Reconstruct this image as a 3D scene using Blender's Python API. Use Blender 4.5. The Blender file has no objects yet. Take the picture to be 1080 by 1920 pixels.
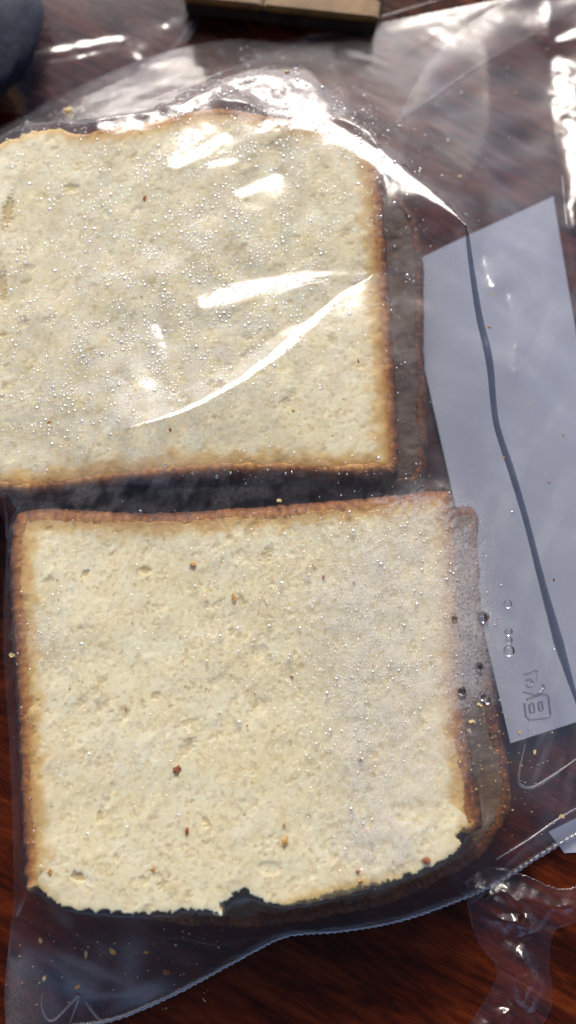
import bpy, math, random
import numpy as np
from mathutils import Vector, Matrix

# ------------------------------------------------------------------ camera, world, sun, exposure
sc = bpy.context.scene
col = sc.collection
R = math.radians
rng = np.random.default_rng(7)
random.seed(7)

TILT = 13.0
DIST = 0.312
VFOV = 48.0
FPX = 960.0 / math.tan(R(VFOV / 2))            # focal length in pixels of the 1080x1920 photograph
CAM = np.array([0.0, -DIST * math.sin(R(TILT)), DIST * math.cos(R(TILT))])
ct, st = math.cos(R(TILT)), math.sin(R(TILT))

cam_data = bpy.data.cameras.new("camera")
cam = bpy.data.objects.new("camera", cam_data)
col.objects.link(cam)
cam.location = CAM
cam.rotation_euler = (R(TILT), 0, 0)
cam_data.sensor_fit = 'VERTICAL'
cam_data.angle = R(VFOV)
cam_data.clip_start = 0.005
cam_data.clip_end = 50
cam_data.dof.use_dof = True
cam_data.dof.focus_distance = 0.283
cam_data.dof.aperture_fstop = 4.5
sc.camera = cam

SUN_EL, SUN_AZ = 35.5, 90.0                    # azimuth measured from +x towards +y
S = np.array([math.cos(R(SUN_EL)) * math.cos(R(SUN_AZ)), math.cos(R(SUN_EL)) * math.sin(R(SUN_AZ)), math.sin(R(SUN_EL))])
world = bpy.data.worlds.new("World")
sc.world = world
world.use_nodes = True
wn = world.node_tree.nodes
sky = wn.new("ShaderNodeTexSky")
sky.sky_type = 'NISHITA'
sky.sun_disc = False
sky.sun_elevation = R(SUN_EL)
sky.sun_rotation = R(90 - SUN_AZ)
sky.air_density = 0.3
sky.dust_density = 1.6
sky.ozone_density = 0.2
wn["Background"].inputs[1].default_value = 0.10
world.node_tree.links.new(sky.outputs[0], wn["Background"].inputs[0])

sun_data = bpy.data.lights.new("sun", 'SUN')
sun_data.energy = 0.95
sun_data.angle = R(16)
sun_data.color = (1.0, 0.945, 0.85)
sun = bpy.data.objects.new("sun", sun_data)
col.objects.link(sun)
sun.rotation_euler = Vector(S).to_track_quat('Z', 'Y').to_euler()

sc.view_settings.view_transform = 'Standard'
sc.view_settings.look = 'None'
sc.view_settings.exposure = 1.42
sc.view_settings.gamma = 1.0
sc.render.engine = 'CYCLES'
sc.cycles.max_bounces = 12
sc.cycles.diffuse_bounces = 4
sc.cycles.glossy_bounces = 3
sc.cycles.transmission_bounces = 6
sc.cycles.transparent_max_bounces = 24
sc.cycles.caustics_reflective = False
sc.cycles.caustics_refractive = False
sc.cycles.use_denoising = True


# ------------------------------------------------------------------ pixel <-> world
def at(px, py, z):
    """The point at height z that the photograph shows at pixel (px, py)."""
    x, y = (px - 540) / FPX, (960 - py) / FPX
    d = np.array([x, y * ct + st, -ct + y * st])
    t = (z - CAM[2]) / d[2]
    return CAM + d * t


def project(X, Y, Z):
    dx, dy, dz = X - CAM[0], Y - CAM[1], Z - CAM[2]
    yc = dy * ct + dz * st
    zc = -(-dy * st + dz * ct)
    return 540 + FPX * dx / zc, 960 - FPX * yc / zc


# ------------------------------------------------------------------ numeric helpers
def fnoise(ny, nx, d, lam, seed, octaves=1, stretch=(1, 0)):
    """smooth random field, wavelength lam, spacing d; stretch=(factor, angle)"""
    r = np.random.default_rng(seed)
    out = np.zeros((ny, nx))
    fy = np.fft.fftfreq(ny, d)[:, None]
    fx = np.fft.rfftfreq(nx, d)[None, :]
    s, a = stretch
    c, n = math.cos(a), math.sin(a)
    fa = (fx * c + fy * n) * s
    fb = -fx * n + fy * c
    f = np.sqrt(fa * fa + fb * fb)
    amp = 1.0
    for o in range(octaves):
        l = lam / 2 ** o
        W = np.exp(-0.5 * ((f * l - 1) / 0.45) ** 2)
        n_ = np.fft.irfft2(np.fft.rfft2(r.standard_normal((ny, nx))) * W, s=(ny, nx))
        out += amp * n_ / (n_.std() + 1e-12)
        amp *= 0.55
    return out / out.std()


def sstep(x, a, b):
    t = np.clip((x - a) / (b - a), 0, 1)
    return t * t * (3 - 2 * t)


def seg_dist(px, py, pts, closed=False):
    """distance to a polyline and the parameter (index + fraction) of the nearest point"""
    n = len(pts)
    best = np.full(px.shape, 1e9)
    par = np.zeros(px.shape)
    for i in range(n if closed else n - 1):
        ax, ay = pts[i][0], pts[i][1]
        bx, by = pts[(i + 1) % n][0], pts[(i + 1) % n][1]
        ux, uy = bx - ax, by - ay
        L = ux * ux + uy * uy + 1e-18
        t = np.clip(((px - ax) * ux + (py - ay) * uy) / L, 0, 1)
        dd = (px - ax - t * ux) ** 2 + (py - ay - t * uy) ** 2
        m = dd < best
        best = np.where(m, dd, best)
        par = np.where(m, i + t, par)
    return np.sqrt(best), par


def inside(px, py, pts):
    r = np.zeros(px.shape, bool)
    n = len(pts)
    for i in range(n):
        x0, y0 = pts[i][0], pts[i][1]
        x1, y1 = pts[(i + 1) % n][0], pts[(i + 1) % n][1]
        if y0 == y1:
            continue
        c = ((y0 > py) != (y1 > py)) & (px < (x1 - x0) * (py - y0) / (y1 - y0) + x0)
        r ^= c
    return r


def stroke(U, V, pts, soft=0.6):
    """mask of a tapered stroke; pts = (x, y, half width) in photo pixels"""
    d, p = seg_dist(U, V, pts)
    w = np.interp(p, np.arange(len(pts)), [q[2] for q in pts])
    return np.clip((1 - d / w) / soft, 0, 1)


def blob(U, V, x, y, rx, ry, a=0.0):
    c, s = math.cos(R(a)), math.sin(R(a))
    dx, dy = U - x, V - y
    q = ((dx * c + dy * s) / rx) ** 2 + ((-dx * s + dy * c) / ry) ** 2
    return np.exp(-q)


def poly_soft(U, V, pts, soft):
    d, _ = seg_dist(U, V, pts, True)
    return np.clip(0.5 + np.where(inside(U, V, pts), d, -d) / (2 * soft), 0, 1)


def catmull(pts, closed=True, n=8):
    P = np.array(pts, float)
    m = len(P)
    out = []
    for i in range(m if closed else m - 1):
        if closed:
            a, b, c, d = P[i - 1], P[i], P[(i + 1) % m], P[(i + 2) % m]
        else:
            a, b, c, d = P[max(i - 1, 0)], P[i], P[i + 1], P[min(i + 2, m - 1)]
        for k in range(n):
            t = k / n
            out.append(0.5 * (2 * b + (c - a) * t + (2 * a - 5 * b + 4 * c - d) * t * t + (3 * b - a - 3 * c + d) * t ** 3))
    if not closed:
        out.append(P[-1])
    return np.array(out)


def resample(P, step, closed=True):
    Q = np.vstack([P, P[:1]]) if closed else P
    L = np.r_[0, np.cumsum(np.hypot(*(np.diff(Q[:, :2], axis=0).T)))]
    n = max(4, int(round(L[-1] / step)))
    t = np.linspace(0, L[-1], n + 1)
    if closed:
        t = t[:-1]
    return np.stack([np.interp(t, L, Q[:, k]) for k in range(Q.shape[1])], 1)


def bilinear(A, gx, gy):
    ny, nx = A.shape
    gx = np.clip(gx, 0, nx - 1.001)
    gy = np.clip(gy, 0, ny - 1.001)
    i, j = gy.astype(int), gx.astype(int)
    fy, fx = gy - i, gx - j
    return (A[i, j] * (1 - fx) + A[i, j + 1] * fx) * (1 - fy) + (A[i + 1, j] * (1 - fx) + A[i + 1, j + 1] * fx) * fy


# ------------------------------------------------------------------ objects and materials
def mesh(name, verts, faces, mat=None, parent=None, smooth=True, attrs=None):
    me = bpy.data.meshes.new(name)
    verts = np.asarray(verts, np.float32)
    if isinstance(faces, np.ndarray):
        nf, k = faces.shape
        me.vertices.add(len(verts))
        me.vertices.foreach_set("co", verts.ravel())
        me.loops.add(nf * k)
        me.loops.foreach_set("vertex_index", faces.astype(np.int32).ravel())
        me.polygons.add(nf)
        me.polygons.foreach_set("loop_start", np.arange(0, nf * k, k, dtype=np.int32))
        me.polygons.foreach_set("loop_total", np.full(nf, k, np.int32))
        me.update(calc_edges=True)
    else:
        me.from_pydata([tuple(map(float, v)) for v in verts], [], faces)
    me.polygons.foreach_set("use_smooth", np.full(len(me.polygons), smooth))
    if attrs:
        for k, v in attrs.items():
            a = me.attributes.new(k, 'FLOAT', 'POINT')
            a.data.foreach_set("value", np.asarray(v, np.float32))
    if mat:
        me.materials.append(mat)
    me.update()
    o = bpy.data.objects.new(name, me)
    col.objects.link(o)
    if parent:
        o.parent = parent
        o.matrix_parent_inverse = Matrix.Translation(-Vector(parent.location))
    return o


def tag(o, label=None, cat=None, group=None, kind=None):
    if label: o['label'] = label
    if cat: o['category'] = cat
    if group: o['group'] = group
    if kind: o['kind'] = kind
    return o


def empty(name, loc, label, cat, group=None):
    o = bpy.data.objects.new(name, None)
    o.location = loc
    o.empty_display_size = 0.01
    col.objects.link(o)
    return tag(o, label, cat, group)


def grid_faces(ny, nx, keep=None, base=0):
    i = np.arange(ny * nx).reshape(ny, nx)
    f = np.stack([i[:-1, :-1], i[:-1, 1:], i[1:, 1:], i[1:, :-1]], -1).reshape(-1, 4)
    if keep is not None:
        k = (keep[:-1, :-1] & keep[:-1, 1:] & keep[1:, 1:] & keep[1:, :-1]).ravel()
        f = f[k]
    return f + base


class NT:
    def __init__(s, name):
        s.m = bpy.data.materials.new(name)
        s.m.use_nodes = True
        s.t = s.m.node_tree
        s.t.nodes.clear()
        s.out = s.n("OutputMaterial")

    def n(s, kind, ins=None, **kw):
        nd = s.t.nodes.new("ShaderNode" + kind)
        for k, v in kw.items():
            setattr(nd, k, v)
        for k, v in (ins or {}).items():
            s.set(nd.inputs[k], v)
        return nd

    def set(s, sock, v):
        if isinstance(v, bpy.types.NodeSocket):
            s.t.links.new(v, sock)
        else:
            sock.default_value = v

    def math(s, op, a, b=0.0, clamp=False):
        nd = s.n("Math", {0: a, 1: b}, operation=op)
        nd.use_clamp = clamp
        return nd.outputs[0]

    def mix(s, f, a, b, mode='MIX'):
        nd = s.n("MixRGB", {0: f, 1: a, 2: b}, blend_type=mode)
        return nd.outputs[0]

    def ramp(s, f, stops):
        nd = s.n("ValToRGB", {0: f})
        e = nd.color_ramp.elements
        while len(e) > 1:
            e.remove(e[-1])
        e[0].position, e[0].color = stops[0][0], (*stops[0][1], 1)
        for p, c in stops[1:]:
            x = e.new(p)
            x.color = (*c, 1)
        return nd.outputs[0]

    def noise(s, scale, detail=4, rough=0.55, vec=None, dist=0.0):
        ins = {'Scale': scale, 'Detail': detail, 'Roughness': rough, 'Distortion': dist}
        if vec is not None:
            ins['Vector'] = vec
        return s.n("TexNoise", ins).outputs[0]

    def pos(s, scale=(1, 1, 1), rot=(0, 0, 0)):
        g = s.n("NewGeometry")
        return s.n("Mapping", {'Vector': g.outputs['Position'], 'Scale': scale, 'Rotation': rot}).outputs[0]

    def attr(s, name):
        return s.n("Attribute", attribute_name=name).outputs['Fac']

    def finish(s, shader):
        s.t.links.new(shader, s.out.inputs[0])
        return s.m


def C4(r, g, b):
    return (r, g, b, 1.0)


def film_material(name, tint=(0.965, 0.965, 0.97), rough=0.22, haze=0.012, fog_sheen_max=0.75, gain=1.1, wrinkle=0.06, use_fog_sheen=True):
    t = NT(name)
    geo = t.n("NewGeometry")
    ior = t.n("MapRange", {'Value': geo.outputs['Backfacing'], 'From Min': 0.0, 'From Max': 1.0, 'To Min': 1.5, 'To Max': 1 / 1.5}).outputs[0]
    p = t.pos()
    b1 = t.noise(260, 3, 0.6, p, 0.6)
    bump = t.n("Bump", {'Strength': wrinkle, 'Distance': 0.001, 'Height': b1}).outputs[0]
    fr = t.n("Fresnel", {'IOR': ior, 'Normal': bump}).outputs[0]
    fr = t.math('MULTIPLY', fr, gain, True)
    fr = t.math('MINIMUM', fr, 0.8)
    tr = t.n("BsdfTransparent", {'Color': C4(*tint)}).outputs[0]
    gl = t.n("BsdfGlossy", {'Color': C4(1, 1, 1), 'Roughness': rough, 'Normal': bump}).outputs[0]
    df = t.n("BsdfDiffuse", {'Color': C4(0.88, 0.86, 0.83)}).outputs[0]
    tl = t.n("BsdfTranslucent", {'Color': C4(0.88, 0.86, 0.83)}).outputs[0]
    dm = t.n("MixShader", {0: 0.5, 1: df, 2: tl}).outputs[0]
    if use_fog_sheen:
        fog_sheen = t.attr("fog_sheen")
        grain = t.n("MapRange", {'Value': t.noise(1500, 4, 0.7, p), 'From Min': 0.3, 'From Max': 0.7, 'To Min': 0.35, 'To Max': 1.2}).outputs[0]
        f = t.math('MULTIPLY', fog_sheen, grain)
        f = t.math('MULTIPLY', f, fog_sheen_max, True)
        f = t.math('ADD', f, haze, True)
    else:
        f = haze
    body = t.n("MixShader", {0: f, 1: tr, 2: dm}).outputs[0]
    return t.finish(t.n("MixShader", {0: fr, 1: body, 2: gl}).outputs[0])


FILM = film_material("clear_film")
FILM_UNDER = film_material("clear_film_under", haze=0.006, rough=0.07, gain=0.6, use_fog_sheen=False, wrinkle=0.1)
FILM_FOLD = film_material("folded_film", tint=(0.94, 0.94, 0.95), haze=0.015, use_fog_sheen=False, rough=0.17, gain=0.6, wrinkle=0.1)
FILM_CREASE_GLINT = film_material("crease_glint_film", tint=(0.85, 0.85, 0.86), haze=0.22, use_fog_sheen=False, rough=0.2, gain=2.5, wrinkle=0.1)  # white haze painted in for the highlights along some creases
FILM_SEAM = film_material("heat_sealed_film", tint=(0.80, 0.80, 0.82), haze=0.30, use_fog_sheen=False, rough=0.15, gain=4.5, wrinkle=0.15)
FILM_DARK_FOLD = film_material("dark_reflection_film", tint=(0.27, 0.30, 0.37), haze=0.02, use_fog_sheen=False, rough=0.2, gain=1.2, wrinkle=0.1)  # dark tint painted in for the fold's dark reflection
FILM_LOOSE = film_material("loose_film", tint=(0.93, 0.93, 0.95), haze=0.02, use_fog_sheen=False, rough=0.13, gain=1.0, wrinkle=0.12)


def crumb_material():
    t = NT("bread_crumb_white")
    p = t.pos()
    edge = t.attr("edge")
    n1 = t.noise(85, 5, 0.65, p, 0.6)
    n2 = t.noise(420, 3, 0.6, p, 0.8)
    n3 = t.noise(800, 3, 0.6, p)
    base = t.ramp(n1, [(0.3, (0.88, 0.78, 0.48)), (0.5, (0.93, 0.85, 0.57)), (0.7, (0.95, 0.90, 0.67))])
    base = t.mix(t.n("MapRange", {'Value': n2, 'From Min': 0.52, 'From Max': 0.68, 'To Min': 0.0, 'To Max': 0.3}).outputs[0], base, C4(0.78, 0.67, 0.39))
    n4 = t.noise(300, 4, 0.6, t.pos((1, 1.6, 1), (0, 0, R(20))), 1.2)
    base = t.mix(t.n("MapRange", {'Value': n4, 'From Min': 0.54, 'From Max': 0.66, 'To Min': 0.0, 'To Max': 0.3}).outputs[0], base, C4(0.68, 0.55, 0.29))
    base = t.mix(t.n("MapRange", {'Value': n3, 'From Min': 0.52, 'From Max': 0.72, 'To Min': 0.0, 'To Max': 0.6}).outputs[0], base, C4(0.92, 0.87, 0.68))
    base = t.mix(t.math('MULTIPLY', t.attr('tan'), 0.9, True), base, C4(0.64, 0.50, 0.22))
    e = t.math('ADD', edge, t.math('MULTIPLY', t.math('SUBTRACT', n2, 0.5), 0.10))
    e = t.math('MULTIPLY', e, t.math('MINIMUM', t.math('MULTIPLY', edge, 6.0), 1.0), True)
    toast = t.ramp(e, [(0.0, (0.88, 0.80, 0.55)), (0.25, (0.74, 0.54, 0.23)), (0.55, (0.50, 0.25, 0.06)), (1.0, (0.22, 0.075, 0.02))])
    k = t.math('MULTIPLY', e, 4.0, True)
    base = t.mix(k, base, toast)
    bump = t.n("Bump", {'Strength': 0.06, 'Distance': 0.0005, 'Height': t.math('ADD', n3, n2)}).outputs[0]
    b = t.n("BsdfPrincipled", {'Base Color': base, 'Roughness': 0.75, 'Normal': bump})
    b.inputs['Specular IOR Level'].default_value = 0.25
    b.inputs['Subsurface Weight'].default_value = 0.85
    b.inputs['Subsurface Radius'].default_value = (1.0, 0.8, 0.5)
    b.inputs['Subsurface Scale'].default_value = 0.0014
    return t.finish(b.outputs[0])


def crust_material():
    t = NT("baked_crust")
    p = t.pos()
    dark = t.attr("dark")
    n1 = t.noise(160, 5, 0.65, p, 0.5)
    n2 = t.noise(700, 4, 0.75, p)
    d = t.math('ADD', dark, t.math('MULTIPLY', t.math('SUBTRACT', n1, 0.5), 0.55))
    d = t.math('ADD', d, t.math('MULTIPLY', t.math('SUBTRACT', n2, 0.5), 0.75), True)
    c = t.ramp(d, [(0.0, (0.80, 0.66, 0.36)), (0.25, (0.64, 0.39, 0.12)), (0.5, (0.42, 0.18, 0.042)), (0.75, (0.22, 0.075, 0.02)), (1.0, (0.05, 0.024, 0.013))])
    bump = t.n("Bump", {'Strength': 0.3, 'Distance': 0.0008, 'Height': n2}).outputs[0]
    b = t.n("BsdfPrincipled", {'Base Color': c, 'Roughness': 0.6, 'Normal': bump})
    b.inputs['Specular IOR Level'].default_value = 0.3
    return t.finish(b.outputs[0])


def plain(name, c, rough=0.6, var=0.3, scale=200, bump=0.3, spec=0.4):
    t = NT(name)
    p = t.pos()
    n = t.noise(scale, 4, 0.6, p)
    k = t.n("MapRange", {'Value': n, 'From Min': 0.3, 'From Max': 0.7, 'To Min': 1 - var, 'To Max': 1 + var}).outputs[0]
    cc = t.mix(1.0, C4(*c), k, 'MULTIPLY')
    bp = t.n("Bump", {'Strength': bump, 'Distance': 0.0008, 'Height': n}).outputs[0]
    b = t.n("BsdfPrincipled", {'Base Color': cc, 'Roughness': rough, 'Normal': bp})
    b.inputs['Specular IOR Level'].default_value = spec
    return t.finish(b.outputs[0])


def wood_material():
    t = NT("varnished_red_wood")
    p = t.pos((1, 1, 1), (0, 0, R(28)))
    q = t.n("Mapping", {'Vector': p, 'Scale': (1, 5, 1)}).outputs[0]
    q2 = t.n("Mapping", {'Vector': p, 'Scale': (1, 9, 1)}).outputs[0]
    big = t.noise(22, 3, 0.55, q, 0.8)
    mid = t.noise(110, 5, 0.65, q, 0.4)
    fine = t.noise(330, 3, 0.6, q2, 0.2)
    v = t.math('ADD', t.math('MULTIPLY', big, 0.55), t.math('MULTIPLY', mid, 0.45))
    c = t.ramp(v, [(0.32, (0.008, 0.002, 0.0012)), (0.45, (0.034, 0.006, 0.002)), (0.56, (0.085, 0.014, 0.0035)), (0.7, (0.15, 0.032, 0.006))])
    pore = t.n("MapRange", {'Value': fine, 'From Min': 0.60, 'From Max': 0.70, 'To Min': 0.0, 'To Max': 0.85}).outputs[0]
    c = t.mix(pore, c, C4(0.007, 0.004, 0.003))
    bp = t.n("Bump", {'Strength': 0.25, 'Distance': 0.0006, 'Height': t.math('SUBTRACT', mid, pore)}).outputs[0]
    b = t.n("BsdfPrincipled", {'Base Color': c, 'Roughness': t.math('ADD', 0.12, t.math('MULTIPLY', mid, 0.16)), 'Normal': bp})
    b.inputs['Specular IOR Level'].default_value = 0.13
    return t.finish(b.outputs[0])


def under_shade_material():
    t = NT("painted_shade_face")
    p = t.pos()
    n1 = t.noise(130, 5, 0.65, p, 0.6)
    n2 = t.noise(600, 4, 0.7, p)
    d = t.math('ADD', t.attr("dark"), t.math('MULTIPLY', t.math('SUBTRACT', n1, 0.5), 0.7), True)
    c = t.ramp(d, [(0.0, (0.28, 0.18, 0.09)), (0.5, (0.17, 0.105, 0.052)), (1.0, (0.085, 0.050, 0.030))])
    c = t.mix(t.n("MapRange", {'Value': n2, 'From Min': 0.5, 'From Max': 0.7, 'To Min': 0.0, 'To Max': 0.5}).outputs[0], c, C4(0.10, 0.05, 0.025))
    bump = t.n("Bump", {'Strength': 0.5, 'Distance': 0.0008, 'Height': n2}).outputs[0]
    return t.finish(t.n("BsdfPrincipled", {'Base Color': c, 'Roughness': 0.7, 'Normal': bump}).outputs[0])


UNDER_SHADE = under_shade_material()  # dark browns paint shade onto the plain bread slices underneath
CRUMB = crumb_material()
CRUST = crust_material()
WOOD = wood_material()
PAPER = plain("grey_paper", (0.34, 0.36, 0.42), 0.75, 0.02, 60, 0.05, 0.3)
BAMBOO = plain("pale_bamboo", (0.21, 0.105, 0.022), 0.45, 0.35, 120, 0.3, 0.4)
CHAR = plain("scorched_bamboo_edge", (0.035, 0.022, 0.015), 0.6, 0.6, 150, 0.4, 0.3)
NAVY = plain("dark_navy_cloth", (0.012, 0.018, 0.03), 0.8, 0.5, 250, 0.6, 0.25)
GOLD = plain("golden_crumb", (0.66, 0.36, 0.08), 0.6, 0.4, 900, 0.5)
RUST = plain("red_brown_crumb", (0.36, 0.12, 0.03), 0.6, 0.4, 900, 0.5)
PALE = plain("pale_crumb", (0.62, 0.47, 0.22), 0.65, 0.25, 900, 0.5)


def water_material():
    t = NT("water_bead")
    geo = t.n("NewGeometry")
    ior = t.n("MapRange", {'Value': geo.outputs['Backfacing'], 'From Min': 0.0, 'From Max': 1.0, 'To Min': 1.4, 'To Max': 1 / 1.4}).outputs[0]
    fr = t.math('ADD', t.math('MULTIPLY', t.n("Fresnel", {'IOR': ior}).outputs[0], 1.6), 0.33, True)
    tr = t.n("BsdfTransparent", {'Color': C4(0.95, 0.95, 0.95)}).outputs[0]
    gl = t.n("BsdfGlossy", {'Color': C4(1, 1, 1), 'Roughness': 0.2}).outputs[0]
    rf = t.n("BsdfRefraction", {'Color': C4(0.97, 0.97, 0.97), 'Roughness': 0.0, 'IOR': 1.33}).outputs[0]
    tr = t.n("MixShader", {0: 0.45, 1: tr, 2: rf}).outputs[0]
    return t.finish(t.n("MixShader", {0: fr, 1: tr, 2: gl}).outputs[0])


WATER = water_material()


def drop_material():
    t = NT("large_water_drop")
    return t.finish(t.n("BsdfGlass", {'Color': C4(1, 1, 1), 'Roughness': 0.0, 'IOR': 1.33}).outputs[0])


DROP = drop_material()

# ------------------------------------------------------------------ table
TS = 1.5
o = mesh("table", [(-TS, -TS, -0.03), (TS, -TS, -0.03), (TS, TS, -0.03), (-TS, TS, -0.03), (-TS, -TS, 0), (TS, -TS, 0), (TS, TS, 0), (-TS, TS, 0)],
         [(3, 2, 1, 0), (4, 5, 6, 7), (0, 1, 5, 4), (1, 2, 6, 5), (2, 3, 7, 6), (3, 0, 4, 7)], WOOD, None, False)
tag(o, "dark red varnished wooden table top under everything", "table", None, 'structure')

# ------------------------------------------------------------------ bread
Z1, Z2 = 0.0135, 0.0270            # tops of the under slices and of the top slices
UPPER = [(-85, 330), (-60, 290), (0, 262), (60, 240), (115, 236), (150, 246), (200, 235), (280, 222), (360, 203), (420, 197), (480, 207), (560, 220),
         (640, 236), (695, 270), (716, 335), (728, 480), (738, 620), (747, 760), (752, 850), (747, 886), (720, 893), (640, 896), (560, 893), (440, 893),
         (330, 898), (250, 906), (150, 917), (70, 927), (20, 926), (-40, 915), (-75, 880), (-88, 700), (-95, 500)]
UPPER_D = [0.2, .2, .25, .3, .3, .4, .5, .55, .6, .6, .6, .6, .6, .65, .7, .72, .75, .78, .8, .8, .78, .75, .75, .75, .75, .75, .75, .75, .7, .7, .7, .6, .4]
LOWER = [(45, 953), (120, 950), (250, 957), (350, 955), (450, 948), (560, 940), (680, 930), (760, 922), (825, 915), (850, 928), (854, 1000), (858, 1100),
         (866, 1200), (872, 1300), (885, 1400), (900, 1480), (908, 1545), (896, 1562), (866, 1568), (873, 1585), (845, 1613), (800, 1635), (740, 1658),
         (640, 1685), (545, 1706), (500, 1696), (472, 1684), (455, 1670), (438, 1687), (416, 1701), (424, 1719), (370, 1710), (300, 1718), (200, 1716),
         (130, 1708), (88, 1690), (66, 1672), (50, 1674), (44, 1640), (37, 1500), (28, 1300), (18, 1150), (16, 1020), (24, 970)]
LOWER_D = [.62, .62, .62, .62, .6, .6, .6, .62, .62, .65, .45, .4, .45, .55, .7, .8, .75, .5, .2, .2, .15, .15, .2, .35, .25, .12, .1, .08, .1, .1, .05, .1, .12,
           .12, .15, .2, .25, .35, .5, .55, .58, .62, .65, .65]
UNDER_U = [(-60, 330), (200, 250), (420, 215), (620, 262), (715, 330), (768, 386), (788, 420), (797, 520), (797, 640), (802, 760), (803, 850), (795, 895), (770, 912), (640, 932),
           (440, 938), (240, 946), (40, 944), (-40, 930), (-70, 700)]
UNDER_L = [(60, 985), (300, 985), (600, 972), (820, 950), (862, 948), (884, 945), (899, 962), (899, 1010), (903, 1100), (915, 1220), (930, 1310), (948, 1400), (962, 1470), (962, 1510), (940, 1560), (905, 1606),
           (820, 1658), (720, 1700), (640, 1717), (560, 1733), (480, 1740), (400, 1741), (330, 1735), (270, 1722), (190, 1700), (110, 1672), (75, 1640), (62, 1400)]


def slice_outline(pxs, ds, z, n=8):
    P = catmull([(p[0], p[1], d) for p, d in zip(pxs, ds)], True, n)
    w = np.array([at(p[0], p[1], z) for p in P])
    return np.c_[w[:, 0], w[:, 1], P[:, 2]]


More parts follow.
